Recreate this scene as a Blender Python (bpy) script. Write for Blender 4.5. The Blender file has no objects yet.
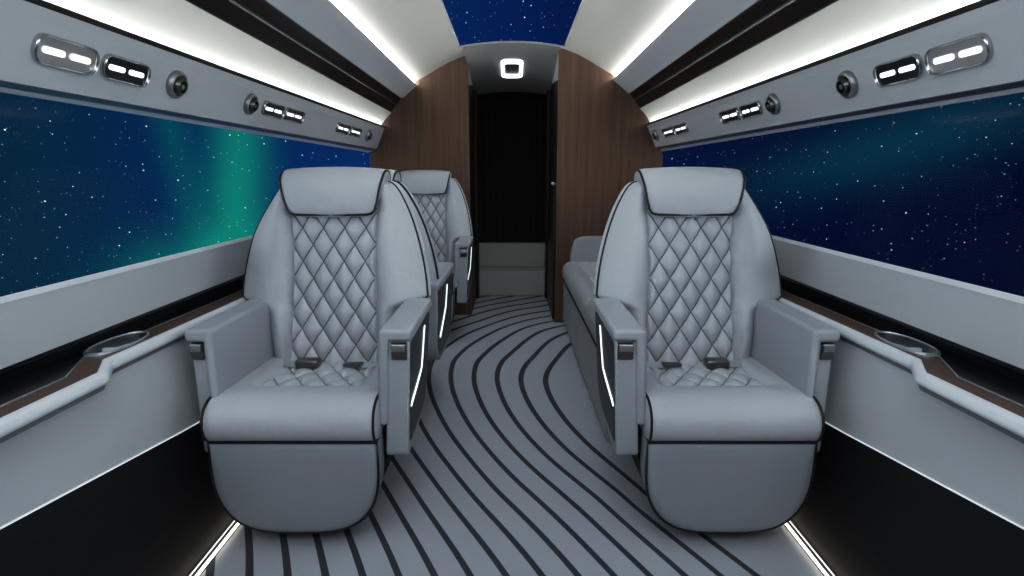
import bpy, bmesh, math, random
import numpy as np
from mathutils import Matrix, Vector
random.seed(4)
scene = bpy.context.scene
COL = scene.collection
PI = math.pi

# ------------------------------------------------------------------ helpers
def link(o, parent=None):
    COL.objects.link(o)
    if parent is not None:
        o.parent = parent
    return o

class MB:
    """collects verts / faces (+ optional per-vertex uv)"""
    def __init__(self, s=1):
        self.v = []; self.f = []; self.uv = []; self.s = s
    def add(self, vs, fs, uv=None):
        b = len(self.v)
        self.v += [(self.s*x, y, z) for x, y, z in vs]
        self.f += [tuple(b+i for i in f) for f in fs]
        self.uv += uv if uv else [(0.0, 0.0)]*len(vs)
        return self
    def box(self, x0, x1, y0, y1, z0, z1):
        vs = [(x, y, z) for z in (z0, z1) for y in (y0, y1) for x in (x0, x1)]
        return self.add(vs, [(0,1,3,2),(4,6,7,5),(0,4,5,1),(2,3,7,6),(0,2,6,4),(1,5,7,3)])
    def loft(self, rings, closed=True, cap0=True, cap1=True, loop=False):
        n = len(rings[0]); vs = [p for r in rings for p in r]; fs = []
        m = len(rings)
        for i in range(m if loop else m-1):
            for j in range(n if closed else n-1):
                a = i*n+j; b = i*n+(j+1) % n; i2 = (i+1) % m
                fs.append((a, b, i2*n+(j+1) % n, i2*n+j))
        if closed and not loop:
            if cap0: fs.append(tuple(range(n-1, -1, -1)))
            if cap1: fs.append(tuple((m-1)*n+j for j in range(n)))
        return self.add(vs, fs)
    def grid(self, fn, nu, nv, uvfn=None):
        vs = []; uv = []
        for i in range(nu+1):
            for j in range(nv+1):
                vs.append(fn(i/nu, j/nv))
                if uvfn: uv.append(uvfn(i/nu, j/nv))
        fs = [(i*(nv+1)+j, (i+1)*(nv+1)+j, (i+1)*(nv+1)+j+1, i*(nv+1)+j+1) for i in range(nu) for j in range(nv)]
        return self.add(vs, fs, uv if uvfn else None)
    def tube(self, pts, r, n=8, closed=False):
        P = [Vector(p) for p in pts]; m = len(P); rings = []
        prev = None
        for i in range(m):
            a = P[(i-1) % m] if (closed or i > 0) else P[i]
            b = P[(i+1) % m] if (closed or i < m-1) else P[i]
            t = (b-a).normalized()
            if prev is None:
                u = t.orthogonal().normalized()
            else:
                u = prev - t*prev.dot(t)
                u = u.normalized() if u.length > 1e-6 else t.orthogonal().normalized()
            prev = u; w = t.cross(u)
            rings.append([tuple(P[i] + (u*math.cos(2*PI*k/n) + w*math.sin(2*PI*k/n))*r) for k in range(n)])
        return self.loft(rings, loop=closed)
    def prism(self, poly, axis, a, b):
        """poly = 2-D outline; axis 'x': (y,z), 'y': (x,z), 'z': (x,y)"""
        def P(p, t):
            return (t, p[0], p[1]) if axis == 'x' else ((p[0], t, p[1]) if axis == 'y' else (p[0], p[1], t))
        return self.loft([[P(p, a) for p in poly], [P(p, b) for p in poly]])
    def build(self, name, mat, parent=None, smooth=True, angle=40, bevel=0, seg=3, sub=0, use_uv=False, recalc=True):
        me = bpy.data.meshes.new(name)
        me.from_pydata(self.v, [], self.f)
        if use_uv:
            l = me.uv_layers.new(name='UVMap')
            for lp in me.loops:
                l.data[lp.index].uv = self.uv[lp.vertex_index]
        if recalc:
            bm = bmesh.new(); bm.from_mesh(me)
            bmesh.ops.recalc_face_normals(bm, faces=bm.faces)
            bm.to_mesh(me); bm.free()
        me.materials.append(mat)
        if smooth:
            for p in me.polygons: p.use_smooth = True
            me.set_sharp_from_angle(angle=math.radians(angle))
        o = link(bpy.data.objects.new(name, me), parent)
        if bevel:
            m = o.modifiers.new('bevel', 'BEVEL'); m.width = bevel; m.segments = seg
            m.limit_method = 'ANGLE'; m.angle_limit = math.radians(35)
        if sub:
            m = o.modifiers.new('sub', 'SUBSURF'); m.levels = sub; m.render_levels = sub
        return o

def tag(o, label, cat=None, group=None, kind=None):
    if label: o['label'] = label
    if cat: o['category'] = cat
    if group: o['group'] = group
    if kind: o['kind'] = kind
    return o
def struct(o, label=None):
    o['kind'] = 'structure'
    if label: o['label'] = label; 
    return o
def thing(name, label, cat, loc=(0,0,0), rz=0, group=None):
    o = link(bpy.data.objects.new(name, None))
    o.empty_display_size = .1
    o.location = loc; o.rotation_euler = (0, 0, rz)
    return tag(o, label, cat, group)
def copy_tree(o, parent=None):
    c = o.copy(); COL.objects.link(c)
    if parent is not None: c.parent = parent
    for ch in [x for x in bpy.data.objects if x.parent == o]:
        copy_tree(ch, c)
    return c
def lerp(a, b, t): return a+(b-a)*t
def interp(x, tab):
    if x <= tab[0][0]: return tab[0][1]
    for (a, b), (c, d) in zip(tab, tab[1:]):
        if x <= c: return b+(d-b)*(x-a)/(c-a)
    return tab[-1][1]
def sstep(x, a, b):
    t = min(1, max(0, (x-a)/(b-a))); return t*t*(3-2*t)
def smooth_path(pts, n=6):
    """Catmull-Rom"""
    out = []; m = len(pts)
    for i in range(m-1):
        p0 = pts[max(0, i-1)]; p1 = pts[i]; p2 = pts[i+1]; p3 = pts[min(m-1, i+2)]
        for k in range(n):
            t = k/n
            out.append(tuple(.5*((2*b)+(-a+c)*t+(2*a-5*b+4*c-d)*t*t+(-a+3*b-3*c+d)*t**3) for a, b, c, d in zip(p0, p1, p2, p3)))
    out.append(tuple(pts[-1])); return out
def rounded(poly, r, n=5):
    """round the corners of a closed 2-D polygon; r float or list"""
    out = []; m = len(poly)
    for i in range(m):
        p = Vector(poly[i]); a = Vector(poly[i-1]); b = Vector(poly[(i+1) % m])
        rr = r[i] if isinstance(r, (list, tuple)) else r
        da = (a-p); db = (b-p)
        d = min(rr, da.length*.48, db.length*.48)
        if d < 1e-5: out.append(tuple(p)); continue
        s = p+da.normalized()*d; e = p+db.normalized()*d
        for k in range(n+1):
            t = k/n
            out.append(tuple(s*(1-t)**2 + p*2*t*(1-t) + e*t*t))
    return out

# ------------------------------------------------------------------ materials
class NT:
    def __init__(self, tree): self.t = tree; self.n = tree.nodes; self.l = tree.links
    def node(self, typ, **kw):
        n = self.n.new(typ)
        for k, v in kw.items(): setattr(n, k, v)
        return n
    def put(self, sock, v):
        if hasattr(v, 'is_linked') or isinstance(v, bpy.types.NodeSocket): self.l.new(v, sock)
        else: sock.default_value = v
    def m(self, op, a, b=None, c=None, clamp=False):
        n = self.node('ShaderNodeMath', operation=op, use_clamp=clamp)
        self.put(n.inputs[0], a)
        if b is not None: self.put(n.inputs[1], b)
        if c is not None: self.put(n.inputs[2], c)
        return n.outputs[0]
    def mix(self, f, a, b, blend='MIX'):
        n = self.node('ShaderNodeMix', data_type='RGBA', blend_type=blend)
        self.put(n.inputs[0], f); self.put(n.inputs[6], a); self.put(n.inputs[7], b)
        return n.outputs[2]
    def noise(self, scale, vec=None, detail=2, dim='3D'):
        n = self.node('ShaderNodeTexNoise'); n.inputs['Scale'].default_value = scale; n.inputs['Detail'].default_value = detail
        if vec is not None: self.l.new(vec, n.inputs['Vector'])
        return n.outputs['Fac']
    def ramp(self, f, stops):
        n = self.node('ShaderNodeValToRGB'); self.put(n.inputs[0], f)
        e = n.color_ramp.elements
        while len(e) < len(stops): e.new(.5)
        for i, (p, c) in enumerate(stops): e[i].position = p; e[i].color = c
        return n.outputs[0]
def lin(r, g, b):
    f = lambda c: (c/255/12.92) if c/255 <= .04045 else ((c/255+.055)/1.055)**2.4
    return (f(r), f(g), f(b), 1)
def new_mat(name):
    m = bpy.data.materials.new(name); m.use_nodes = True
    nt = NT(m.node_tree); b = m.node_tree.nodes['Principled BSDF']
    return m, nt, b
def simple(name, col, rough=.5, metal=0, noise=None, bump=0, bscale=300, spec=.5, coat=0):
    m, nt, b = new_mat(name)
    b.inputs['Roughness'].default_value = rough; b.inputs['Metallic'].default_value = metal
    b.inputs['Specular IOR Level'].default_value = spec
    b.inputs['Coat Weight'].default_value = coat
    tc = nt.node('ShaderNodeTexCoord').outputs['Object']
    amt = noise or .06
    f = nt.noise(bscale, tc, 3)
    dark = tuple(c*(1-amt) for c in col[:3])+(1,); lite = tuple(min(1, c*(1+amt)) for c in col[:3])+(1,)
    nt.l.new(nt.mix(f, dark, lite), b.inputs['Base Color'])
    if bump:
        bp = nt.node('ShaderNodeBump'); bp.inputs['Strength'].default_value = bump; bp.inputs['Distance'].default_value = .002
        nt.l.new(f, bp.inputs['Height']); nt.l.new(bp.outputs[0], b.inputs['Normal'])
    return m
def emit(name, col, strength):
    m, nt, b = new_mat(name)
    b.inputs['Base Color'].default_value = (.8, .8, .8, 1)
    b.inputs['Emission Color'].default_value = col
    b.inputs['Emission Strength'].default_value = strength
    return m
def leather(name, col, seams=False):
    m, nt, b = new_mat(name)
    b.inputs['Roughness'].default_value = .46
    b.inputs['Specular IOR Level'].default_value = .32
    tc = nt.node('ShaderNodeTexCoord').outputs['Object']
    f = nt.noise(420, tc, 3); g = nt.noise(13, tc, 2)
    c = nt.mix(f, tuple(x*.9 for x in col[:3])+(1,), tuple(x*1.1 for x in col[:3])+(1,))
    if seams:
        uv = nt.node('ShaderNodeUVMap').outputs[0]
        sp = nt.node('ShaderNodeSeparateXYZ'); nt.l.new(uv, sp.inputs[0])
        ds = []
        for k in (0, 1):
            fr = nt.m('FRACT', sp.outputs[k]); d = nt.m('ABSOLUTE', nt.m('SUBTRACT', fr, .5))
            ds.append(nt.m('SUBTRACT', .5, d))
        d = nt.m('MINIMUM', ds[0], ds[1])
        mk = nt.m('SUBTRACT', 1.0, nt.m('SMOOTH_MIN', nt.m('MULTIPLY', nt.m('MAXIMUM', nt.m('SUBTRACT', d, .012), 0.0), 45.0), 1.0, .1), clamp=True)
        c = nt.mix(nt.m('MULTIPLY', mk, .85), c, (.018, .02, .026, 1))
    nt.l.new(c, b.inputs['Base Color'])
    h = nt.m('ADD', nt.m('MULTIPLY', f, .25), nt.m('MULTIPLY', g, 4.5))
    bp = nt.node('ShaderNodeBump'); bp.inputs['Strength'].default_value = .35; bp.inputs['Distance'].default_value = .004
    nt.l.new(h, bp.inputs['Height']); nt.l.new(bp.outputs[0], b.inputs['Normal'])
    return m
def wood(name, c0, c1, axis='z', rough=.45, scale=26):
    m, nt, b = new_mat(name)
    tc = nt.node('ShaderNodeTexCoord').outputs['Object']
    mp = nt.node('ShaderNodeMapping'); nt.l.new(tc, mp.inputs[0])
    mp.inputs['Scale'].default_value = {'z': (scale, scale, scale*.03), 'y': (scale, scale*.03, scale)}[axis]
    f = nt.noise(1.0, mp.outputs[0], 5)
    mp2 = nt.node('ShaderNodeMapping'); nt.l.new(tc, mp2.inputs[0])
    mp2.inputs['Scale'].default_value = {'z': (scale*7, scale*7, scale*.1), 'y': (scale*7, scale*.1, scale*7)}[axis]
    f2 = nt.noise(1.0, mp2.outputs[0], 3)
    g = nt.m('ADD', nt.m('MULTIPLY', f, .6), nt.m('MULTIPLY', f2, .4))
    nt.l.new(nt.ramp(g, [(.3, c0), (.7, c1)]), b.inputs['Base Color'])
    b.inputs['Roughness'].default_value = rough; b.inputs['Specular IOR Level'].default_value = .3
    return m

LE = lin(178, 183, 190)
M = {}
M['leather'] = leather('grey_leather', LE)
M['quilt'] = leather('quilted_grey_leather', LE, True)
M['fabric'] = simple('grey_upholstery', lin(160, 166, 174), .7, bump=.25, bscale=700, noise=.1)
M['divan'] = leather('divan_leather', lin(162, 166, 172))
M['piping'] = simple('black_piping', lin(16, 17, 22), .5)
M['panel'] = simple('pale_grey_panel', lin(193, 198, 204), .55, bump=.08, bscale=600, noise=.05)
M['ceil'] = simple('ceiling_fabric', lin(228, 226, 218), .8, bump=.2, bscale=500, noise=.08)
M['white'] = simple('white_lacquer', lin(215, 221, 228), .3)
M['satin'] = simple('satin_aluminium', lin(200, 206, 214), .28, metal=.85, noise=.03)
M['chrome'] = simple('chrome', (.50, .51, .53, 1), .22, metal=1, noise=.02)
M['plate'] = simple('brushed_grey_plate', (.38, .38, .39, 1), .38, metal=1, noise=.05)
M['darkplate'] = simple('dark_metal_plate', (.05, .05, .055, 1), .25, metal=.8)
M['paleplate'] = simple('pale_satin_plate', (.62, .62, .63, 1), .4, metal=.9)
M['leg'] = simple('shaded_leg_rest_upholstery', lin(138, 145, 154), .7, bump=.25, bscale=700, noise=.1)  # grey upholstery darkened to carry the shade low on the seat
M['under'] = simple('shaded_underside', lin(105, 110, 118), .7)  # shade under the rail put into a darker grey
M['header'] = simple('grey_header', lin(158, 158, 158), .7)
M['wellmetal'] = simple('dark_polished_well', (.22, .23, .25, 1), .3, metal=1)
M['bronze'] = simple('dark_steel', (.16, .15, .145, 1), .28, metal=1, noise=.05)
M['black'] = simple('black_gloss', (.006, .006, .008, 1), .3, spec=.3)
M['blackmat'] = simple('black_matte', (.008, .008, .010, 1), .6)
M['inset'] = simple('charcoal_inset', lin(52, 54, 60), .45, noise=.2, bscale=60)
M['walnut'] = wood('walnut_veneer', lin(70, 50, 39), lin(110, 85, 69))
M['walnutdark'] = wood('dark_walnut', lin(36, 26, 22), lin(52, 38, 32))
M['walnuty'] = wood('walnut_inlay', lin(62, 44, 38), lin(96, 74, 64), 'y', .4, 60)
M['ebony'] = wood('black_ash_veneer', (.003, .003, .004, 1), (.0095, .0095, .012, 1), 'y', .55, 40)
M['stripewood'] = wood('dark_brown_lacquer', (.008, .006, .006, 1), (.022, .016, .015, 1), 'y', .35, 40)
M['led'] = emit('cool_led', (.86, .97, 1, 1), 2.2)
M['slot'] = emit('reading_light_led', (.93, .98, 1, 1), 1.0)
M['seatled'] = emit('seat_led', (.85, 1, .98, 1), 1.0)
M['cove'] = emit('cove_led', (.96, .97, .95, 1), 29)
M['cove2'] = emit('ceiling_cove_led', (.95, 1, .98, 1), 12.0)
M['floorled'] = emit('floor_led_warm', (1, .90, .70, 1), 4.0)
M['floorled2'] = emit('floor_led_white', (.92, .96, 1, 1), .6)
M['edge'] = emit('glowing_edge_trim', (.9, .96, 1, 1), .35)  # not a lamp: faint glow stands in for a reflection on the trim
M['step'] = simple('step_carpet', lin(178, 178, 176), .9, bump=.3, bscale=500, noise=.1)
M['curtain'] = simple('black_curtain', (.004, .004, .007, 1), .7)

gm = bpy.data.materials.new('window_glass'); gm.use_nodes = True
nt = NT(gm.node_tree); gm.node_tree.nodes.clear()
tr = nt.node('ShaderNodeBsdfTransparent'); gl = nt.node('ShaderNodeBsdfGlossy'); gl.inputs['Roughness'].default_value = .03
mx = nt.node('ShaderNodeMixShader'); mx.inputs[0].default_value = .008
nt.l.new(tr.outputs[0], mx.inputs[1]); nt.l.new(gl.outputs[0], mx.inputs[2])
nt.l.new(mx.outputs[0], nt.node('ShaderNodeOutputMaterial').inputs[0])
M['glass'] = gm

# carpet: stripes follow the float attribute 'stripe'
cm, nt, b = new_mat('striped_carpet')
at = nt.node('ShaderNodeAttribute', attribute_name='stripe')
fr = nt.m('FRACT', nt.m('ADD', at.outputs['Fac'], .5))
d = nt.m('ABSOLUTE', nt.m('SUBTRACT', fr, .5))
mk = nt.m('SUBTRACT', 1.0, nt.m('DIVIDE', nt.m('SUBTRACT', d, .102), .012), clamp=True)
mk = nt.m('MULTIPLY', mk, nt.m('LESS_THAN', at.outputs['Fac'], 5.5))
tc = nt.node('ShaderNodeTexCoord').outputs['Object']
f = nt.noise(500, tc, 3)
base = nt.mix(f, lin(153, 160, 170), lin(180, 186, 196))
dark = nt.mix(f, lin(54, 55, 64), lin(70, 72, 82))
nt.l.new(nt.mix(mk, base, dark), b.inputs['Base Color'])
b.inputs['Roughness'].default_value = .95; b.inputs['Specular IOR Level'].default_value = .15
bp = nt.node('ShaderNodeBump'); bp.inputs['Strength'].default_value = .4; bp.inputs['Distance'].default_value = .003
nt.l.new(f, bp.inputs['Height']); nt.l.new(bp.outputs[0], b.inputs['Normal'])
M['carpet'] = cm

# ------------------------------------------------------------------ cabin shell
YB = -1.3                      # rear of the modelled cabin, behind the viewpoint
YL, YR = 4.77, 4.5             # bulkheads (left one stands a little further away)

# floor with its sweeping stripes
ST = {
 5: [(0.426,3.889),(0.261,3.435),(0.201,3.154),(0.37,2.284),(0.509,1.932),(0.752,1.485)],
 4: [(0.435,4.194),(0.15,3.593),(0.063,3.289),(0.247,2.284),(0.431,1.932),(0.643,1.485)],
 3: [(0.45,4.429),(0.259,4.279),(0.047,3.826),(-0.06,3.539),(-0.094,3.243),(-0.065,2.952),(0.13,2.284),(0.313,1.932),(0.533,1.485)],
 2: [(0.346,4.55),(0.205,4.455),(-0.029,4.09),(-0.187,3.649),(-0.234,3.289),(-0.205,2.99),(0.009,2.284),(0.193,1.932),(0.425,1.485)],
 1: [(0.36,4.748),(-0.125,4.276),(-0.325,3.826),(-0.389,3.539),(-0.376,3.198),(-0.107,2.284),(0.078,1.932),(0.314,1.485)],
 0: [(0.375,4.96),(-0.004,4.68),(-0.266,4.309),(-0.453,3.89),(-0.472,2.99),(-0.223,2.284),(-0.049,1.932),(0.204,1.485)],
 -1: [(0.393,5.208),(0.032,4.96),(-0.28,4.55),(-0.492,4.249),(-0.338,2.284),(0.093,1.485)],
 -2: [(0.399,5.419),(-0.36,4.748),(-0.522,4.52),(-0.451,2.284),(-0.017,1.485)],
 -3: [(-0.128,1.485),(-0.503,2.173)],
 -4: [(-0.237,1.485),(-0.52,2.011)],
 -5: [(-0.349,1.485)],
 -6: [(-0.457,1.485),(-0.575,1.71)],
 -7: [(-0.573,1.485),(-0.677,1.694)],
 -8: [(-0.69,1.485),(-0.791,1.694)],
 -9: [(-0.807,1.485),(-0.916,1.71)],
 -10: [(-0.93,1.485)]}
pts = np.array([p for k in ST for p in ST[k]]); val = np.array([float(k) for k in ST for p in ST[k]])
def tps(r2): return np.where(r2 > 1e-12, .5*r2*np.log(np.maximum(r2, 1e-12)), 0.0)
n = len(pts); K = tps(((pts[:, None]-pts[None])**2).sum(-1)) + np.eye(n)*2e-2
Pm = np.hstack([np.ones((n, 1)), pts])
A = np.block([[K, Pm], [Pm.T, np.zeros((3, 3))]])
sol = np.linalg.solve(A, np.concatenate([val, np.zeros(3)]))
FX, FY = 52, 170
gx = np.linspace(-.96, .96, FX+1); gy = np.linspace(YB, 5.62, FY+1)
G = np.array([(x, y) for x in gx for y in gy])
phase = tps(((G[:, None]-pts[None])**2).sum(-1)) @ sol[:n] + sol[n] + G @ sol[n+1:]
mb = MB(); mb.add([(x, y, 0.0) for x, y in G], [(i*(FY+1)+j, (i+1)*(FY+1)+j, (i+1)*(FY+1)+j+1, i*(FY+1)+j+1) for i in range(FX) for j in range(FY)])
fl = mb.build('floor', M['carpet'], recalc=False)
a = fl.data.attributes.new('stripe', 'FLOAT', 'POINT'); a.data.foreach_set('value', phase.astype(np.float32))
struct(fl)

KY = [(YB, .61), (.3, .578), (1.02, .475), (1.71, .378), (3.2, .2), (4.9, .12)]
ys = sorted(set([YB, .3, .65, 1.0, 1.3, 1.67, 2.2, 2.7, 3.2, 4.0, 4.9]))
def strip(sd, prof, y0, y1):
    """long sheet through profile points [(x,z near),(x,z far)] given at Y 1.3 and 4.77"""
    mb = MB(sd); N = 12
    def at(y):
        t = (y-1.3)/(4.77-1.3)
        return [(lerp(a[0], b[0], t), y, lerp(a[1], b[1], t)) for a, b in prof]
    rows = [at(lerp(y0, y1, i/N)) for i in range(N+1)]
    return mb.loft(rows, closed=False)
def same(*pp): return [(p, p) for p in pp]

for sd, nm, y1 in ((-1, 'left', YL), (1, 'right', YR+.3)):
    # sloping dark kick panel and pale lower wall with a thin bright edge
    mb = MB(sd); mb.loft([[(.992, y, 0), (1.086, y, interp(y, KY))] for y in ys], closed=False)
    struct(mb.build('baseboard_'+nm, M['ebony']))
    mb = MB(sd); mb.loft([[(1.086, y, interp(y, KY)), (1.086, y, .700), (1.215, y, .700)] for y in ys], closed=False)
    struct(mb.build('wall_'+nm, M['panel']))
    mb = MB(sd); mb.tube([(1.084, y, interp(y, KY)) for y in ys], .0022, 6)
    struct(mb.build('trim_1' if sd < 0 else 'trim_2', M['edge']))
    # sill panel under the window
    prof = [((1.215, .922), (1.215, .962)), ((1.197, .928), (1.197, .968)), ((1.188, .914), (1.188, .954))]
    struct(strip(sd, prof, YB, y1).build('trim_3' if sd < 0 else 'trim_4', M['white']))
    prof = [((1.190, .915), (1.190, .955)), ((1.192, .85), (1.192, .885)), ((1.192, .763), (1.192, .812))]
    struct(strip(sd, prof, YB, y1).build('trim_5' if sd < 0 else 'trim_6', M['panel']))
    prof = [((1.192, .764), (1.192, .813)), ((1.186, .756), (1.186, .805)), ((1.212, .745), (1.212, .785)), ((1.212, .69), (1.212, .69))]
    struct(strip(sd, prof, YB, y1).build('trim_7' if sd < 0 else 'trim_8', M['black']))
    # service panel above the window
    pt, pb = ((1.065, 1.580), (1.065, 1.608)), ((1.130, 1.412), (1.138, 1.440))
    struct(strip(sd, [((1.075, 1.582), (1.075, 1.610)), pt, pb], YB, y1).build('wall_upper_'+nm, M['panel']))
    struct(strip(sd, [((1.062, 1.582), (1.062, 1.610)), ((1.060, 1.594), (1.060, 1.622)), ((1.075, 1.596), (1.075, 1.624)), ((1.077, 1.580), (1.077, 1.608))], YB, y1).build('trim_9' if sd < 0 else 'trim_10', M['blackmat']))
    struct(strip(sd, [pb, ((1.150, 1.401), (1.158, 1.427)), ((1.165, 1.404), (1.173, 1.424))], YB, y1).build('trim_11' if sd < 0 else 'trim_12', M['plate']))
    struct(strip(sd, [((1.163, 1.407), (1.171, 1.426)), ((1.172, 1.400), (1.180, 1.418)), ((1.215, 1.40), (1.215, 1.412))], YB, y1).build('trim_13' if sd < 0 else 'trim_14', M['white']))
    # glazing
    mb = strip(sd, [((1.207, .92), (1.207, .96)), ((1.207, 1.412), (1.207, 1.420))], YB, y1)
    struct(mb.build('window_1' if sd < 0 else 'window_2', M['glass']))
    # lit concave panel, dark double stripe, smooth grey panel, ceiling side
    lp = [(1.0, 1.735), (1.035, 1.70), (1.068, 1.663), (1.098, 1.625), (1.115, 1.595), (1.115, 1.575)]
    struct(strip(sd, [((x, z-(.022 if z < 1.7 else 0)), (x, z)) for x, z in lp], YB, y1).build('wall_cove_'+nm, M['ceil']))
    struct(strip(sd, [((1.115, 1.553), (1.115, 1.575)), ((1.075, 1.553), (1.075, 1.575))], YB, y1).build('trim_15' if sd < 0 else 'trim_16', M['white']))
    mb = strip(sd, same((.908, 1.843), (.925, 1.838), (.957, 1.798)), YB, y1)
    mb2 = strip(sd, same((.960, 1.793), (1.002, 1.742), (1.0, 1.733)), YB, y1); mb.v += [tuple(p) for p in []]
    o1 = mb.build('trim_17' if sd < 0 else 'trim_18', M['stripewood']); struct(o1)
    struct(mb2.build('trim_19' if sd < 0 else 'trim_20', M['stripewood']))
    struct(strip(sd, same((.953, 1.801), (.951, 1.792), (.964, 1.79)), YB, y1).build('trim_21' if sd < 0 else 'trim_22', M['inset']))
    struct(strip(sd, same((.84, 1.944), (.797, 1.943), (.792, 1.951), (.785, 1.951), (.787, 1.943), (.85, 1.893), (.910, 1.842)), YB, y1).build('wall_grey_'+nm, M['panel']))

# cove light strips (things)
tag(strip(-1, same((.803, 1.947), (.828, 1.948)), YB+.02, YL-.002).build('cove_light_strip', M['cove']), 'thin bluish white light strip along the left edge of the ceiling', 'light strip', 'ceiling cove strips')
tag(strip(1, same((.803, 1.947), (.828, 1.948)), YB+.02, YR-.002).build('cove_light_strip', M['cove']), 'thin bluish white light strip along the right edge of the ceiling', 'light strip', 'ceiling cove strips')
for sd, nm, y1 in ((-1, 'left', YL), (1, 'right', YR)):
    o = strip(sd, [((1.083, 1.565), (1.083, 1.588)), ((1.108, 1.566), (1.108, 1.589))], YB+.02, y1-.005).build('cove_lamp_strip', M['cove2'])
    tag(o, 'light strip tucked behind the top of the %s service panel' % nm, 'light strip', 'service panel light strips')

# ceiling (with the skylight opening)
CP = [(.40, 2.172), (.50, 2.135), (.60, 2.085), (.69, 2.032), (.75, 2.000), (.80, 1.972), (.84, 1.945)]
ceil = MB()
for sd in (-1, 1):
    rows = [[(sd*x, y, z) for x, z in CP] for y in np.linspace(YB, YL+.05, 14)]
    ceil.loft(rows, closed=False)
def cz(x): return 2.208-.225*x*x
YS = 4.43
xs = np.linspace(-.4, .4, 17)
ceil.loft([[(x, y, cz(x)) for x in xs] for y in (YS, YL+.05)], closed=False)
ceil.loft([[(x, y, cz(x)) for x in xs] for y in (YB, -.9)], closed=False)
struct(ceil.build('ceiling', M['ceil']))
# skylight pane and its thin rim; the corners are rounded
sk = MB()
rows = []
for y in np.linspace(-.9, YS, 20):
    rows.append([(x, y, cz(x)+.004) for x in xs])
sk.loft(rows, closed=False)
struct(sk.build('window_3', M['glass']))
rim = MB()
for sd in (-1, 1):
    rim.loft([[(sd*.402, y, cz(.4)+.001), (sd*.396, y, cz(.4)-.004), (sd*.392, y, cz(.4)+.006)] for y in (-.9, YS-.05)], closed=False)
rim.loft([[(x, YS+.004, cz(x)-.002), (x, YS-.012, cz(x)+.003)] for x in xs], closed=False)
struct(rim.build('trim_23', M['panel']))

# bulkheads: walnut panels either side of the doorway
ARCH = [(.36, 2.20), (.42, 2.185), (.55, 2.14), (.70, 2.05), (.80, 1.965), (.915, 1.865), (1.012, 1.76), (1.085, 1.63), (1.16, 1.47), (1.20, 1.38), (1.203, .5), (1.203, 0.0), (.36, 0.0)]
mb = MB(-1); mb.prism(ARCH, 'y', YL, YL+.04); struct(mb.build('wall_end_left', M['walnut'], bevel=.003))
mb = MB(1); mb.prism(ARCH, 'y', YR, YR+.04); struct(mb.build('wall_end_right', M['walnut'], bevel=.003))
# passage behind the doorway
for sd, nm, y0 in ((-1, 'left', YL+.04), (1, 'right', YR+.04)):
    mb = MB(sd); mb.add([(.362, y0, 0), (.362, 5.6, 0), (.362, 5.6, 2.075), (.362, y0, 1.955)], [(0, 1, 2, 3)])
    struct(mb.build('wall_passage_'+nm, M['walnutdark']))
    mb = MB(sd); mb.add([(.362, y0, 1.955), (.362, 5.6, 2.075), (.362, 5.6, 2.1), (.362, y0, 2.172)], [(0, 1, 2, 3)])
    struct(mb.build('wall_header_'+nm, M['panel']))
    mb = MB(sd); mb.box(.335, .362, 5.45, 5.57, 0, 2.062); struct(mb.build('trim_24' if sd < 0 else 'trim_25', M['walnutdark'], bevel=.002))
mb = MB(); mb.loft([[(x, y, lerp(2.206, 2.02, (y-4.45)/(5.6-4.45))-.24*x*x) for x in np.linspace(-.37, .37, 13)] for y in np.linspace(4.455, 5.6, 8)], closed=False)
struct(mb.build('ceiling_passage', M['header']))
mb = MB(); mb.box(-.5, .5, 6.0, 6.03, 0, 2.3); struct(mb.build('wall_end', M['blackmat']))
for sd, nm in ((-1, 'left'), (1, 'right')):
    mb = MB(sd); mb.box(.362, .38, 5.6, 6.0, 0, 2.2); struct(mb.build('wall_recess_'+nm, M['blackmat']))
mb = MB(); mb.box(-.37, .37, 5.6, 6.0, 2.03, 2.06); struct(mb.build('ceiling_recess', M['blackmat']))
mb = MB(); mb.box(-1.3, 1.3, YB-.05, YB, -.05, 2.4); struct(mb.build('wall_rear', M['walnut']))
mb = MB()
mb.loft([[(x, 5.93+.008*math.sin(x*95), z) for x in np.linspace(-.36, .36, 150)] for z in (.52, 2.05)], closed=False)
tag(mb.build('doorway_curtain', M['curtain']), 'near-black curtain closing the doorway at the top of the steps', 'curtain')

st = thing('entry_steps', 'pale grey carpeted steps at the far end of the aisle', 'steps', (0, 5.58, 0))
for y0, y1_, z0, z1 in ((.0, .40, 0, .262), (.26, .36, .262, .515)):
    mb = MB(); mb.box(-.36, .36, y0, y1_, z0, z1); mb.build('step', M['step'], st, bevel=.012)

dl = thing('sliding_door', 'dark narrow door leaf with a metal handle at the right of the doorway', 'door', (.352, 4.57, 0))
mb = MB(); mb.box(-.006, .006, 0, .72, .01, 1.15); mb.build('door_leaf', M['walnutdark'], dl, bevel=.002)
mb = MB(); mb.box(-.03, 0.0, -.012, .035, 1.142, 1.168); mb.build('handle', M['chrome'], dl, bevel=.004)

# rounded square ring lamp on the passage ceiling
def rr(w, h, r, n=8): return rounded([(-w, -h), (w, -h), (w, h), (-w, h)], r, n)
rl = thing('ring_light', 'glowing white rounded square ring lamp above the doorway', 'light', (0, 4.975, 2.118))
rl.rotation_euler = (-math.atan(.186/1.15), 0, 0)
o_, i_ = rr(.092, .200, .06), rr(.062, .140, .03)
mb = MB()
mb.loft([[(x, y, .004) for x, y in o_], [(x, y, -.014) for x, y in o_], [(x, y, -.014) for x, y in i_], [(x, y, .004) for x, y in i_]], loop=True)
mb.build('light_ring', M['led'], rl)
mb = MB(); mb.loft([[(x, y, .004) for x, y in i_], [(x, y, -.004) for x, y in i_]]); mb.build('cover_plate', M['plate'], rl)

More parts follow.
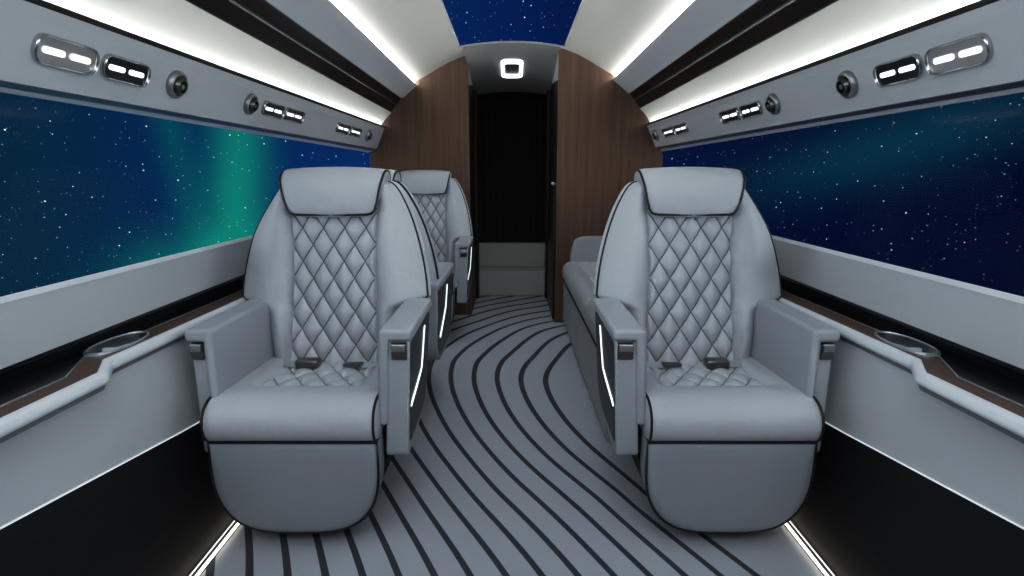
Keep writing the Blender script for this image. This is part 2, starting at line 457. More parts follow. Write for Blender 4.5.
# ------------------------------------------------------------------ floor light strips
for sd, nm in ((-1, 'left'), (1, 'right')):
    t = thing('floor_light_strip', 'glowing warm white light strip along the %s edge of the striped carpet' % nm, 'light strip', (sd*.975, 0, 0), 0, 'floor light strips')
    y1 = 4.74 if sd < 0 else 4.48
    mb = MB(sd); mb.box(-.015, .017, YB+.01, y1, .0, .004); mb.build('channel', M['blackmat'], t)
    mb = MB(sd); mb.box(-.014, -.0105, YB+.01, y1, .004, .013); mb.build('warm_light', M['floorled'], t)
    mb = MB(sd); mb.box(-.002, .0, YB+.01, y1, .004, .007); mb.build('ridge', M['satin'], t)
    mb = MB(sd); mb.box(.009, .0125, YB+.01, y1, .004, .008); mb.build('white_light', M['floorled2'], t)

# ------------------------------------------------------------------ side ledges with cup holders
CUPX, CUPY = 1.150, 1.545
def cup_outline(k, n=40):
    out = []
    for i in range(n):
        t = 2*PI*i/n; c, s_ = math.cos(t), math.sin(t)
        x = .050*abs(s_)**.9*(1 if s_ >= 0 else -1); y = .114*abs(c)**.92*(1 if c >= 0 else -1)
        out.append((CUPX+x*k+(.03*y), CUPY+y*k))
    return out
def rail_x(y): return interp(y, [(1.30, 1.033), (1.40, 1.092)])
def wood_x(y): return interp(y, [(1.265, 1.082), (1.43, 1.160)])
LY = [YB, 0.0, .6, 1.0, 1.265, 1.30, 1.40, 1.43, 1.5, 1.7, 2.2, 3.0, 3.9, 4.48]
for sd, nm in ((-1, 'left'), (1, 'right')):
    t = thing('side_ledge', '%s side ledge with black top, walnut inlay and white rounded rail' % nm, 'ledge', (0, 0, 0), 0, 'side ledges')
    ly = LY+([4.75] if sd < 0 else [])
    def slab(f0, f1, z0, z1):
        mb = MB(sd)
        rings = [[(f0(y), y, z0), (f1(y), y, z0), (f1(y), y, z1), (f0(y), y, z1)] for y in ly]
        return mb.loft(rings)
    def cut(o):
        c = MB(sd); c.prism(cup_outline(.97), 'z', .66, .80); co = c.build('cutter', M['black'], smooth=False)
        m = o.modifiers.new('cut', 'BOOLEAN'); m.operation = 'DIFFERENCE'; m.object = co; m.solver = 'EXACT'
        dg = bpy.context.evaluated_depsgraph_get(); dg.update()
        me = bpy.data.meshes.new_from_object(o.evaluated_get(dg))
        o.modifiers.clear(); o.data = me
        bpy.data.objects.remove(co)
        return o
    cut(slab(wood_x, lambda y: 1.211, .701, .723).build('ledge_top', M['black'], t, smooth=False))
    cut(slab(rail_x, wood_x, .702, .725).build('wood_inlay', M['walnuty'], t, smooth=False))
    mb = MB(sd); mb.loft([[(wood_x(y)-.002, y, .7235), (wood_x(y)+.0025, y, .7235), (wood_x(y)+.0025, y, .7275), (wood_x(y)-.002, y, .7275)] for y in ly])
    cut(mb.build('inlay_edge', M['satin'], t, smooth=False))
    mb = MB(sd); rp = rounded([(0, .728), (0, .698), (-.022, .694), (-.030, .706), (-.022, .724)], .007, 4)
    mb.loft([[(rail_x(y)+a_, y, b_) for a_, b_ in rp] for y in ly])
    mb.build('rail', M['white'], t, angle=28)
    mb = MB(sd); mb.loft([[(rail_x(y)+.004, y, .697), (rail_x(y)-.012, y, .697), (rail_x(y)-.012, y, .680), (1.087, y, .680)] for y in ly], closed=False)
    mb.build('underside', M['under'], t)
    # cup holder: polished tray with two wells
    c = thing('cup_holder', 'polished metal double cup holder set into the %s side ledge' % nm, 'cup holder', (0, 0, 0), 0, 'cup holders')
    O = cup_outline(1.04); I = cup_outline(.93); D = cup_outline(.86)
    mb = MB(sd)
    mb.loft([[(x, y, .7245) for x, y in O], [(x, y, .731) for x, y in cup_outline(1.03)], [(x, y, .732) for x, y in cup_outline(.96)], [(x, y, .727) for x, y in I]], cap0=False, cap1=False)
    mb.build('rim', M['satin'], c, angle=60)
    mb = MB(sd)
    mb.loft([[(x, y, .728) for x, y in I], [(x, y, .660) for x, y in D]], cap0=False)
    mb.build('well', M['wellmetal'], c, angle=60)
    mb = MB(sd)
    dv = [(-.040, -.018), (.038, -.012), (.038, .004), (-.040, .012)]
    mb.loft([[(CUPX+x, CUPY-.01+y, .661) for x, y in dv], [(CUPX+x, CUPY-.01+y*.8, .716) for x, y in dv]])
    mb.build('divider', M['white'], c, bevel=.003)

# ------------------------------------------------------------------ reading lights and air vents on the service panels
def stad(w, h, n=10):
    """stadium outline, half width w and half height h"""
    r = h*.96; return rounded([(-w, -h), (w, -h), (w, h), (-w, h)], r, n)
def capsule(w, h, n=8):
    return [(w-h+h*math.cos(t), h*math.sin(t)) for t in np.linspace(-PI/2, PI/2, n+1)]+[(-w+h+h*math.cos(t), h*math.sin(t)) for t in np.linspace(PI/2, 1.5*PI, n+1)]
def panel_matrix(sd, y, up=0.0):
    t = (y-1.3)/(4.77-1.3)
    top = Vector((1.065, lerp(1.580, 1.608, t))); bot = Vector((lerp(1.130, 1.138, t), lerp(1.412, 1.440, t)))
    mid = (top+bot)/2; d = (top-bot).normalized()
    nrm = Vector((-d.y, d.x)); p = mid+d*up+nrm*.0005
    ly_ = Vector((sd*d.x, 0, d.y)); lz = Vector((sd*nrm.x, 0, nrm.y)); lx = ly_.cross(lz)
    m = Matrix((lx, ly_, lz)).transposed().to_4x4(); m.translation = Vector((sd*p.x, y, p.y))
    return m
def reading_light(sd, y, hl, hh, plate, label, group):
    t = thing('reading_light', label, 'light', group=group); t.matrix_world = panel_matrix(sd, y)
    mb = MB()
    P_ = [(stad(hl, hh), 0), (stad(hl, hh), .010), (stad(hl-.0025, hh-.0025), .013), (stad(hl-.005, hh-.005), .011), (stad(hl-.006, hh-.006), .004)]
    mb.loft([[(a_, b_, z) for a_, b_ in o] for o, z in P_], cap1=False); mb.build('bezel', M['chrome'], t, angle=60)
    mb = MB(); mb.loft([[(a_, b_, z) for a_, b_ in stad(hl-.0055, hh-.0055)] for z in (.003, .005)]); mb.build('face_plate', plate, t)
    for k in (-1, 1):
        mb = MB(); mb.loft([[(k*hl*.42+a_, b_, z) for a_, b_ in capsule(hl*.33, hh*.22)] for z in (.004, .008)]); mb.build('light_slot', M['slot'], t)
    return t
def air_vent(sd, y, label, group):
    t = thing('air_vent', label, 'air vent', group=group); t.matrix_world = panel_matrix(sd, y)
    def circ(r, z, n=32): return [(r*math.cos(2*PI*i/n), r*math.sin(2*PI*i/n), z) for i in range(n)]
    mb = MB(); mb.loft([circ(.044, 0), circ(.045, .008), circ(.042, .016), circ(.034, .018), circ(.031, .010)]); mb.build('ring', M['plate'], t, angle=60)
    mb = MB(); mb.loft([circ(.027, .006), circ(.026, .026), circ(.022, .031), circ(.018, .031), circ(.016, .020)]); mb.build('nozzle', M['bronze'], t, angle=50)
    mb = MB(); mb.loft([circ(.009, .018), circ(.008, .030), circ(.004, .032)]); mb.build('nozzle_core', M['plate'], t, angle=50)
    return t
RL = [(1.437, .098, .036, 'paleplate', 'large pale-plated double reading light, nearest on the %s service panel'),
      (1.650, .095, .034, 'darkplate', 'dark-plated double reading light, second nearest on the %s service panel'),
      (2.635, .112, .033, 'bronze', 'double reading light in the middle of the %s service panel, beside the air vent'),
      (2.880, .118, .033, 'bronze', 'double reading light in the middle of the %s service panel, farther of the pair'),
      (3.705, .135, .033, 'bronze', 'double reading light near the far end of the %s service panel, nearer of the pair'),
      (3.995, .130, .033, 'bronze', 'double reading light at the far end of the %s service panel, beside the last vent')]
AV = [(1.885, 'round metal air vent nearest the viewer on the %s service panel'),
      (2.404, 'round metal air vent halfway along the %s service panel'),
      (4.335, 'small round air vent by the walnut bulkhead on the %s service panel')]
for sd, nm in ((-1, 'left'), (1, 'right')):
    for y, hl, hh, pm, lb in RL:
        if sd > 0 and y > 3.5: y -= .0
        reading_light(sd, y, hl, hh, M[pm], lb % nm, 'reading lights on the service panels')
    for y, lb in AV:
        air_vent(sd, y, lb % nm, 'air vents on the service panels')

# ------------------------------------------------------------------ seats
QA, QB = .084, .128
def quilt_uv(x, z): return (x/QA+z/QB, x/QA-z/QB)
def puff(p, q): return (abs(math.sin(PI*p))*abs(math.sin(PI*q)))**.42

HW = [(.46,.240),(.60,.248),(.66,.256),(.69,.266),(.703,.280),(.713,.302),(.722,.330),(.730,.348),(.742,.358),(.80,.353),(.85,.346),(.90,.336),(.95,.324),(1.0,.310),(1.05,.292),(1.10,.270),(1.14,.248),(1.165,.231),(1.18,.214),(1.19,.185)]
def hw(z): return interp(z, HW)
def yc(z): return .455+.135*((z-.48)/.67)**1.1 if z > .48 else .455   # reclined centre line
QW = [(.48,.180),(.60,.172),(.80,.163),(.95,.166),(1.10,.172)]
def qw(z): return interp(z, QW)
def back_front(x, z):
    """front surface of the backrest"""
    w = hw(z); q = qw(z); ax = abs(x)
    if ax <= q: return yc(z)-.008*(1-(ax/q)**2)
    a_ = (ax-q)/max(.02, w-q)
    a_ = min(1, a_); bul = .042*sstep(z, .46, .62)*(1-.55*sstep(z, .95, 1.19)) + .012
    return yc(z) - bul*math.sin(PI*min(1, a_**.62*.93)) + .050*a_**2.6
def wing(x, z):
    q = qw(z); w = hw(z)
    if x > -q: return x
    return x - .020*min(1, (-x-q)/max(.02, w-q))*sstep(z, 1.16, .95)
def make_seat(name, label, s, loc, rz=0, armback=0.0, rear_piping=False, group='cabin armchairs'):
    t = thing(name, label, 'seat', loc, rz, group)
    # hidden pedestal
    mb = MB(s); mb.box(-.17, .17, .34, .66, 0, .05); mb.box(-.14, .14, .38, .62, .05, .30); mb.box(-.25, .27, .12, .64, .29, .38)
    mb.build('pedestal', M['blackmat'], t, bevel=.01)
    # leg rest
    def lr(k, n=28):
        out = [(-.267*k, .381-(1-k)*.12), (.267*k, .381-(1-k)*.12)]
        for i in range(n+1):
            a_ = PI*i/n; c, sn = math.cos(a_), math.sin(a_)
            x = .267*(abs(c)**.62)*(1 if c >= 0 else -1); z = .315-.250*(abs(sn)**.74)
            out.append((x*k, .23+(z-.23)*k))
        return out
    rings = [[(x, y, z) for x, z in lr(k)] for k, y in ((.55, -.011), (.85, -.009), (.95, -.005), (.985, .004), (1.0, .016), (1.0, .085), (.97, .10))]
    mb = MB(s); mb.loft(rings); lg = mb.build('leg_rest', M['leg'], t, angle=50)
    mb = MB(s); mb.tube([(x, .004, z) for x, z in lr(1.0)], .0042, 8, closed=True); mb.build('piping', M['piping'], lg)
    # seat cushion
    def CZ(z): return .384+(z-.384)*.80
    XS = [-.272,-.270,-.262,-.245,-.225,-.205,-.19,-.178,-.168,-.155,-.12,-.06,0,.06,.12,.155,.168,.178,.19,.205,.225,.245,.262,.270,.272]
    def inset(x, y): return .034*(1-sstep(abs(x), .158, .205))*sstep(y, .135, .175)
    rings = []
    for x in XS:
        e = abs(x); k = 1.0 if e < .25 else interp(e, [(.25, 1), (.262, .992), (.270, .965), (.272, .93)])
        pr = [(.05,.384),(.012,.386),(-.010,.398),(-.022,.425),(-.026,.455),(-.022,.487),(-.010,.514),(.010,.535),(.035,.549),(.065,.556),(.10,.556),(.125,.553)]
        for y in (.14,.15,.16,.17,.18,.22,.28,.34,.40,.46,.52): pr.append((y, .553-.012*(y-.125)/.4-inset(x, y)))
        pr += [(.54, .50), (.54, .40), (.30, .384)]
        rings.append([(x*.985, .15+(y-.15)*k, CZ(.46+(z-.46)*k)) for y, z in pr])
    mb = MB(s); mb.loft(rings); cu = mb.build('seat_cushion', M['leather'], t, angle=60)
    for sx in (-1, 1):
        mb = MB(s); mb.tube([(sx*.264, y, CZ(z)) for y, z in smooth_path([(.03,.386),(-.012,.402),(-.024,.455),(-.012,.512),(.03,.547),(.09,.553)], 5)], .0045, 6); mb.build('piping', M['piping'], cu)
    mb = MB(s)
    def sq(u, v):
        x = lerp(-.176, .176, u); y = lerp(.150, .50, v)
        p, q = quilt_uv(x*1.0, (y-.15)*1.0)
        ed = sstep(min(u, 1-u)*.352, 0, .016)*sstep(min(v, 1-v)*.35, 0, .02)
        return (x, y, CZ(.553-.012*(y-.125)/.4-inset(x, max(.16, y))) - .004 + ed*(.006+.018*puff(p, q)))
    mb.grid(sq, 84, 84, lambda u, v: quilt_uv(lerp(-.176, .176, u), lerp(0, .35, v)))
    mb.build('quilted_seat_panel', M['quilt'], cu, angle=180, use_uv=True, recalc=False)
    # backrest shell
    zs = [.46,.50,.55,.60,.64,.67,.69,.698,.704,.709,.714,.718,.722,.726,.730,.735,.742,.752,.775,.80,.83,.86,.90,.94,.98,1.02,1.06,1.09,1.12,1.14,1.155,1.168,1.18,1.187,1.19]
    N = 48; rings = []
    for z in zs:
        w = hw(z); ring = []
        shr = 1-.10*sstep(z, 1.165, 1.19)
        for i in range(N+1):
            x = w*math.sin(PI/2*lerp(-1, 1, i/N)) if False else lerp(-w, w, i/N)
            ring.append((wing(x, z), back_front(x, z)+.012*sstep(z, 1.17, 1.19), z))
        th = .175-.03*sstep(z, 1.0, 1.19)
        yb = yc(z)+th
        ye = back_front(w, z); SB = .014
        for i in range(13):
            a_ = PI/2*i/12
            # right side rounding to the back
            ring.append((w*.80+(w*.20+SB*math.sin(min(PI/2, 3*a_)))*math.cos(a_)**.5 if i < 12 else w*.80, ye+.004+(yb-ye-.004)*(1-math.cos(a_))**.8, z))
        for i in range(12, -1, -1):
            a_ = PI/2*i/12
            ring.append((wing(-w, z)+w-(w*.80+(w*.20+SB*math.sin(min(PI/2, 3*a_)))*math.cos(a_)**.5) if i < 12 else wing(-w, z)+w-w*.80, ye+.004+(yb-ye-.004)*(1-math.cos(a_))**.8, z))
        rings.append(ring)
    mb = MB(s); mb.loft(rings); bk = mb.build('backrest', M['leather'], t, angle=60)
    zz = [z for z in zs if z >= .730]
    edge = [(hw(z)-.001, back_front(hw(z), z)-.001, z) for z in zz]
    low = [(hw(z), back_front(hw(z), z), z) for z in (.709, .714, .718, .722, .726)]
    for sx in (-1, 1):
        mb = MB(s); mb.tube([(wing(sx*x, z), y, z) for x, y, z in low+edge], .0044, 8); mb.build('piping', M['piping'], bk)
        if rear_piping:
            mb = MB(s); mb.tube([(sx*(hw(z)+.004), lerp(back_front(hw(z), z), yc(z)+.17, .42), z) for z in zz], .0048, 8); mb.build('piping', M['piping'], bk)
    mb = MB(s)
    def bq(u, v):
        z = lerp(.485, 1.115, v); q = qw(z); x = lerp(-q, q, u)
        p, qq = quilt_uv(x*.172/q, z-.05)
        ed = sstep(min(u, 1-u)*2*q, 0, .014)
        return (x, back_front(x*.999, z) + .006 - ed*(.008+.028*puff(p, qq)), z)
    mb.grid(bq, 84, 150, lambda u, v: quilt_uv(lerp(-.172, .172, u), lerp(.485, 1.115, v)-.05))
    mb.build('quilted_back_panel', M['quilt'], bk, angle=180, use_uv=True, recalc=False)
    # headrest: padded flap folded over the top
    HY = .035
    prof = smooth_path([(.515,1.046),(.490,1.053),(.484,1.10),(.488,1.15),(.505,1.195),(.540,1.228),(.590,1.238),(.640,1.222),(.672,1.18),(.682,1.12),(.67,1.085),(.645,1.09),(.635,1.14),(.60,1.175),(.56,1.17),(.535,1.12)], 3)
    def hx(y, z):
        if y < .56: return interp(z, [(1.046,.138),(1.050,.149),(1.056,.158),(1.064,.165),(1.075,.171),(1.09,.176),(1.12,.183),(1.16,.191),(1.20,.199),(1.238,.202)])
        return interp(z, [(1.085,.165),(1.15,.19),(1.238,.202)])
    cols = [-1,-.995,-.975,-.94,-.85,-.6,-.3,0,.3,.6,.85,.94,.975,.995,1]
    rings = []
    for a_ in cols:
        e = abs(a_); k = interp(e, [(.85, 1), (.94, .99), (.975, .965), (.995, .91), (1, .85)])
        rings.append([(a_*hx(y, z), .575+(y-.575)*k+.012*(1-e*e)*(-1 if y < .56 else 0), 1.14+(z-1.14)*k-.010*e*e*sstep(z, 1.15, 1.23)) for y, z in prof])
    mb = MB(s); mb.loft([[(x, y+HY, z+.006) for x, y, z in r_] for r_ in rings]); hd = mb.build('headrest', M['leather'], t, angle=70)
    fr = smooth_path([(.517,1.048),(.4885,1.055),(.484,1.10),(.488,1.15),(.505,1.195),(.540,1.224),(.590,1.232),(.640,1.216),(.672,1.176)], 4)
    def ep(y, z, sx):
        return (sx*(hx(y, z)-.003), .575+(y-.575)*.97-.002, 1.14+(z-1.14)*.972-.007*sstep(z, 1.15, 1.23))
    lft = [ep(y, z, -1) for y, z in reversed([q for q in fr if q[1] > 1.095 or q[0] > .56])]; rgt = [ep(y, z, 1) for y, z in [q for q in fr if q[1] > 1.095 or q[0] > .56]]
    def cor(sx): return [(sx*x, .4835, z) for x, z in smooth_path([(.1715,1.090),(.166,1.073),(.154,1.0610),(.134,1.0565)], 4)]
    bot = cor(-1)+[(x, .4815, 1.0562) for x in np.linspace(-.11, .11, 5)]+cor(1)[::-1]
    path = [(x, y+HY, z+.006) for x, y, z in lft+bot+rgt]
    mb = MB(s); mb.tube(path, .0046, 8); mb.build('piping', M['piping'], hd)
    # window-side armrest
    def pout(front, back, zb): return rounded([(front, zb), (front, .735), (back, .745), (back, zb)], [.03, .03, .02, .02], 5)
    ar = MB(s); ar.prism(rounded([(.062, .312), (.058, .70), (.50, .715), (.47, .33)], [.02, .02, .02, .04], 5), 'x', -.318, -.262)
    ao = ar.build('armrest', M['fabric'], t, bevel=.008)
    def pad(sec, y0, y1, rise=.004):
        return MB(s).loft([[(x, y0, z) for x, z in sec], [(x, y1, z+rise) for x, z in sec]])
    pad([(-.328, .698), (-.328, .738), (-.243, .738), (-.243, .46), (-.270, .46), (-.270, .698)], .042, .49).build('arm_pad', M['fabric'], ao, bevel=.014, seg=4)
    # aisle-side armrest with side panel
    def lean(o):
        for v in o.data.vertices: v.co.x -= s*.045*max(0, .735-v.co.z)
        return o
    b1 = .50+armback
    ar = MB(s); ar.prism(rounded([(.062, .297), (.058, .70), (b1, .725), (b1-.015, .64), (b1-.05, .40), (b1-.13, .335)], [.03, .02, .015, .03, .05, .05], 5), 'x', .298, .372)
    ai = lean(ar.build('armrest', M['fabric'], t, bevel=.007))
    lean(pad([(.379, .702), (.379, .738), (.276, .738), (.276, .42), (.307, .42), (.307, .702)], .042, b1).build('arm_pad', M['fabric'], ai, bevel=.012, seg=4))
    ap = MB(s); ap.prism(rounded([(.078, .345), (.075, .688), (b1-.030, .698), (b1-.040, .65), (b1-.075, .42), (b1-.14, .36)], [.02, .02, .02, .02, .03, .03], 5), 'x', .370, .3745)
    ip = lean(ap.build('side_panel', M['inset'], ai))
    if armback:
        sp = [(.75, .66), (b1-.28, .53), (b1-.13, .47)]
        sp = [(b1-.36, .665), (b1-.32, .56), (b1-.12, .46)]
    else: sp = [(.335, .668), (.285, .53), (.085, .478)]
    pp = [(sp[0][0], sp[0][1]), (lerp(sp[0][0], sp[1][0], .85), lerp(sp[0][1], sp[1][1], .85)), (lerp(sp[1][0], sp[2][0], .12), lerp(sp[1][1], sp[2][1], .12)), sp[2]]
    mb = MB(s); wv = .009
    mb.loft([[(.3735, y-wv*.7, z-wv*.7), (.3735, y+wv*.7, z+wv*.7), (.3785, y+wv*.7, z+wv*.7), (.3785, y-wv*.7, z-wv*.7)] for y, z in smooth_path(pp, 5)])
    lean(mb.build('side_light', M['seatled'], ip))
    # latches
    for par, x0, x1 in ((ao, -.316, -.276), (ai, .313, .362)):
        mb = MB(s); mb.prism(rounded([(.05, .640), (.048, .690), (.064, .694), (.064, .638)], .003, 2), 'x', x0, x1)
        la = mb.build('latch', M['bronze'], par, bevel=.003)
        mb = MB(s); mb.prism(rounded([(.040, .668), (.044, .692), (.056, .692), (.056, .664)], .004, 3), 'x', x0+.003, x1-.003)
        mb.build('lever', M['plate'], la, bevel=.002)
    # seat belt lying on the cushion
    def strap(x0, x1, y0, y1, z0, z1):
        z0 -= .030; z1 -= .027
        n_ = 12; rings = []
        for i in range(n_+1):
            u = i/n_; x = lerp(x0, x1, u); y = lerp(y0, y1, u); z = lerp(z0, z1, u)-.008*math.sin(PI*u)
            rings.append([(x, y-.023, z-.004), (x, y+.023, z+.004), (x, y+.023, z+.007), (x, y-.023, z-.001)])
        return MB(s).loft(rings)
    sb = strap(-.235, -.10, .44, .375, .538, .539).build('seat_belt', M['fabric'], t)
    mb = MB(s); mb.loft([[( -.115+a_*k, .372+b_*k, z) for a_, b_ in rounded([(-.0, -.030), (.085, -.022), (.085, .028), (-.0, .026)], .01, 3)] for k, z in ((.96, .506), (1, .511), (1, .527), (.92, .532))])
    mb.build('buckle', M['bronze'], sb, angle=35)
    sb = strap(.240, .12, .44, .37, .538, .537).build('seat_belt', M['fabric'], t)
    mb = MB(s); mb.loft([[(.06+a_, .366+b_, z) for a_, b_ in rounded([(0, -.014), (.07, -.022), (.07, .022), (0, .014)], .006, 3)] for z in (.511, .518)])
    mb.build('tongue', M['bronze'], sb)
    return t

SX = .692
s1 = make_seat('cabin_seat', 'pale grey quilted leather cabin seat nearest on the left, facing the viewer', 1, (-SX, 1.6, 0))
s3 = copy_tree(s1); s3.location = (-SX+.01, 3.83, 0)
s3.scale = (1, 1, 1.015)
s3['label'] = 'pale grey quilted cabin seat against the left walnut bulkhead, farthest on the left'
s2 = make_seat('cabin_seat', 'grey leather cabin seat seen from behind, back to back with the nearest left seat', -1, (-SX-.012, 3.10, 0), PI, .205, True)
s4 = make_seat('cabin_seat', 'pale grey quilted leather cabin seat on the right side of the aisle, facing the viewer', -1, (SX+.002, 1.6, 0))

# ------------------------------------------------------------------ divan along the right wall
dv = thing('divan', 'grey leather side-facing divan behind the right seat, against the walnut bulkhead', 'sofa', (.42, 2.345, 0))
L_ = 2.125
mb = MB(); mb.prism(rounded([(.02, .0), (.0, .06), (.0, .37), (.03, .385), (.60, .385), (.60, 0)], .02, 4), 'y', 0, L_-.04); bs = mb.build('base', M['divan'], dv, bevel=.006)
for y in (.49, .98, 1.47):
    mb = MB(); mb.tube([(-.001, y, z) for z in np.linspace(.03, .36, 6)], .002, 6); mb.build('panel_seam', M['fabric'], bs)
mb = MB(); mb.tube([(-.002, y, .383) for y in np.linspace(.01, L_-.05, 10)], .004, 6); mb.build('piping', M['piping'], bs)
for k in range(3):
    y0 = .005+k*(L_-.12)/3; y1 = y0+(L_-.12)/3-.008
    mb = MB(); mb.prism(rounded([(.02, .388), (-.018, .42), (-.018, .505), (.03, .552), (.14, .535), (.58, .53), (.58, .388)], [.01, .03, .04, .05, .04, .02, .01], 5), 'y', y0, y1)
    mb.build('seat_cushion', M['divan'], dv, bevel=.014)
    mb = MB()
    def dq(u, v, y0=y0, y1=y1):
        x = lerp(.10, .56, u); y = lerp(y0+.02, y1-.02, v); p, q = quilt_uv(x, y)
        e = sstep(min(u, 1-u)*.5, 0, .02)*sstep(min(v, 1-v)*.5, 0, .02)
        return (x, y, .528+.013*(1-u)+e*(.004+.010*puff(p, q)))
    mb.grid(dq, 60, 80, lambda u, v, y0=y0, y1=y1: quilt_uv(lerp(.10, .56, u), lerp(y0+.02, y1-.02, v)))
    mb.build('quilted_panel', M['quilt'], dv, angle=180, use_uv=True)
mb = MB(); mb.prism(rounded([(.46, .53), (.40, .60), (.47, .88), (.56, .90), (.60, .53)], .03, 4), 'y', .005, L_-.12); mb.build('backrest', M['divan'], dv, bevel=.015)
mb = MB(); mb.prism(rounded([(.05, .40), (.055, .60), (.085, .715), (.15, .74), (.60, .745), (.60, .40)], [.02, .05, .05, .05, .02, .01], 5), 'y', L_-.115, L_-.005); mb.build('armrest', M['divan'], dv, bevel=.02)

# ------------------------------------------------------------------ sky: stars and aurora
w = bpy.data.worlds.new('night_sky'); scene.world = w; w.use_nodes = True
w.node_tree.nodes.clear(); nt = NT(w.node_tree)
gen = nt.node('ShaderNodeTexCoord').outputs['Generated']
nrm = nt.node('ShaderNodeVectorMath', operation='NORMALIZE'); nt.l.new(gen, nrm.inputs[0]); V = nrm.outputs[0]
sp = nt.node('ShaderNodeSeparateXYZ'); nt.l.new(V, sp.inputs[0])
az = nt.m('MULTIPLY', nt.m('ARCTAN2', sp.outputs[0], sp.outputs[1]), 180/PI)
el = nt.m('MULTIPLY', nt.m('ARCSINE', sp.outputs[2]), 180/PI)
def gauss(x, c, sg):
    d_ = nt.m('DIVIDE', nt.m('SUBTRACT', x, c), sg)
    return nt.m('EXPONENT', nt.m('MULTIPLY', nt.m('MULTIPLY', d_, d_), -1.0))
soft = nt.noise(3.0, V, 2)
azw = nt.m('ADD', az, nt.m('MULTIPLY', nt.m('SUBTRACT', soft, .5), 4.0))
base = nt.ramp(nt.m('DIVIDE', nt.m('ADD', az, 60), 120.0), [(.0, lin(8, 38, 56)), (.16, lin(8, 42, 66)), (.25, lin(5, 38, 84)), (.38, lin(8, 44, 98)), (.5, lin(6, 32, 84)), (.60, lin(6, 22, 62)), (.72, lin(5, 13, 46)), (1.0, lin(4, 8, 32))])
# curtain to the left
bx = nt.m('ADD', azw, nt.m('MULTIPLY', el, -.16))
cur = nt.m('MULTIPLY', gauss(bx, -25.6, 2.3), nt.ramp(nt.m('DIVIDE', nt.m('ADD', el, 12), 24), [(0, (1, 1, 1, 1)), (.45, (.95, .95, .95, 1)), (.8, (.7, .7, .7, 1)), (1, (.1, .1, .1, 1))]))
wsp = nt.m('MULTIPLY', gauss(nt.m('ADD', az, nt.m('MULTIPLY', el, .12)), -30.3, 1.5), .22)
glow = nt.m('MULTIPLY', gauss(azw, -30.5, 5.0), gauss(el, -9.0, 3.4))
tl = nt.m('ADD', nt.m('ADD', cur, wsp), nt.m('MULTIPLY', glow, .75), clamp=True)
col = nt.mix(tl, base, lin(16, 122, 112))
# faint band to the right
bd = nt.m('SUBTRACT', el, nt.m('MULTIPLY', nt.m('SUBTRACT', az, 27.0), .30))
band = nt.m('MULTIPLY', nt.m('MULTIPLY', gauss(bd, .6, 3.0), gauss(az, 34, 11)), .75)
col = nt.mix(band, col, lin(10, 58, 78))
stars = None
for sc, rad, off in ((115, .0008, 5.0), (95, .0012, 0.0), (45, .0014, 11.0)):
    mp = nt.node('ShaderNodeMapping'); nt.l.new(V, mp.inputs[0]); mp.inputs['Location'].default_value = (off, off*.7, off*.3)
    vo = nt.node('ShaderNodeTexVoronoi'); vo.inputs['Scale'].default_value = sc; nt.l.new(mp.outputs[0], vo.inputs['Vector'])
    cs = nt.node('ShaderNodeSeparateColor'); nt.l.new(vo.outputs['Color'], cs.inputs[0])
    k = nt.m('SUBTRACT', 1.0, nt.m('DIVIDE', vo.outputs['Distance'], rad*sc), clamp=True)
    k = nt.m('MULTIPLY', nt.m('MINIMUM', nt.m('MULTIPLY', k, 3.0), 1.0), nt.m('ADD', nt.m('POWER', cs.outputs[0], 4.0), .08))
    tint = nt.mix(cs.outputs[1], (.35, .6, 1, 1), (1, .96, .9, 1))
    lay = nt.mix(1.0, (0, 0, 0, 1), tint)
    mul = nt.node('ShaderNodeVectorMath', operation='SCALE'); nt.l.new(tint, mul.inputs[0]); nt.l.new(k, mul.inputs['Scale'])
    ad = nt.node('ShaderNodeVectorMath', operation='ADD'); nt.l.new(col, ad.inputs[0]); nt.l.new(mul.outputs[0], ad.inputs[1]); col = ad.outputs[0]
bg = nt.node('ShaderNodeBackground'); nt.l.new(col, bg.inputs[0]); bg.inputs[1].default_value = 1.0
nt.l.new(bg.outputs[0], nt.node('ShaderNodeOutputWorld').inputs[0])

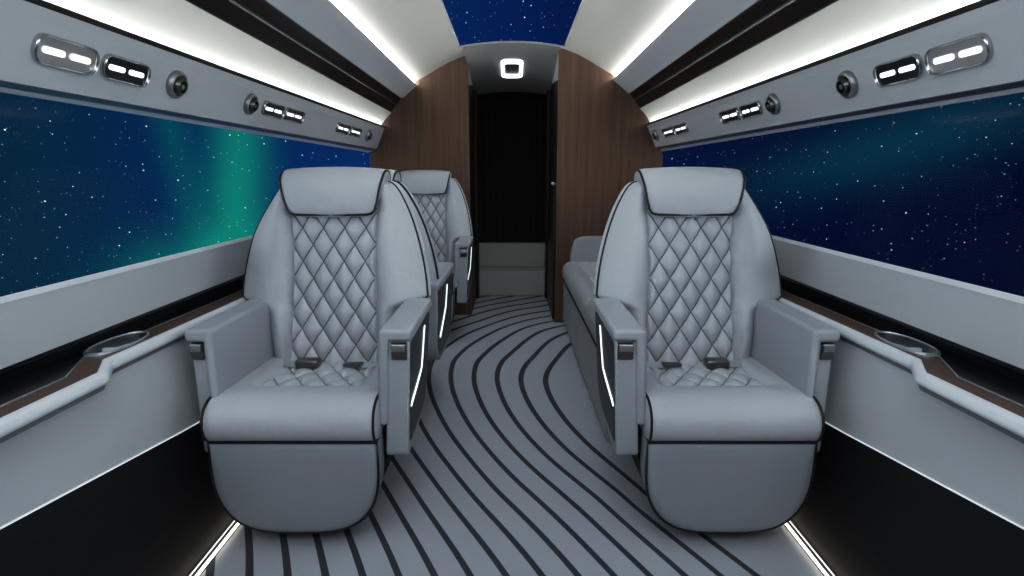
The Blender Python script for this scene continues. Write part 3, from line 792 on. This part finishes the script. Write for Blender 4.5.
# ------------------------------------------------------------------ lights
def sun(name, direction, strength, angle, col):
    l = bpy.data.lights.new(name, 'SUN'); l.energy = strength; l.angle = math.radians(angle); l.color = col
    o = link(bpy.data.objects.new(name, l)); o.rotation_euler = Vector(direction).to_track_quat('-Z', 'Y').to_euler(); o.location = (0, 0, 4)
    return o
def area(name, loc, direction, sx, sy, power, col):
    l = bpy.data.lights.new(name, 'AREA'); l.shape = 'RECTANGLE'; l.size = sx; l.size_y = sy; l.energy = power; l.color = col
    o = link(bpy.data.objects.new(name, l)); o.location = loc; o.rotation_euler = Vector(direction).to_track_quat('-Z', 'Y').to_euler()
    return o
def point(name, loc, power, r, col):
    l = bpy.data.lights.new(name, 'POINT'); l.energy = power; l.shadow_soft_size = r; l.color = col
    o = link(bpy.data.objects.new(name, l)); o.location = loc; return o
sun('skylight_fill', (0, .55, -1), 1.8, 70, (.92, .97, 1))  # soft light added from above; the night sky has no sun
sun('left_window_fill', (1, .30, .22), 1.9, 70, (.86, .95, 1))  # added fill angled up through the window to brighten ceiling and panels
sun('right_window_fill', (-1, .30, .22), 2.3, 70, (.88, .96, 1))  # added counterpart from the right, also for the seat wings
area('rear_fill', (0, -.15, 2.12), (0, .2, -1), .8, .5, 6, (.80, .90, 1))  # unseen fill added overhead to brighten the near floor and walls
point('left_rear_fill', (-.72, -.25, 1.80), 10, .14, (.92, .97, 1))  # fill added behind the viewpoint for near panels and ceiling, no fitting there
point('right_rear_fill', (.72, -.25, 1.80), 11, .14, (.92, .97, 1))  # matching added fill on the right, out of view

# ------------------------------------------------------------------ camera and look
cam = bpy.data.cameras.new('camera'); co = link(bpy.data.objects.new('camera', cam))
cam.sensor_width = 36; cam.lens = 550/1024*36; cam.clip_start = .02
co.location = (0, 0, 1.2); co.rotation_euler = (PI/2-math.atan(110/550), 0, 0)
scene.camera = co
scene.view_settings.view_transform = 'Standard'
scene.view_settings.look = 'None'
scene.view_settings.exposure = .1
scene.view_settings.use_curve_mapping = True
cmap = scene.view_settings.curve_mapping; cu = cmap.curves[3]
for x, y in ((.05, .041), (.14, .128), (.33, .365), (.6, .67)): cu.points.new(x, y)
cmap.update()
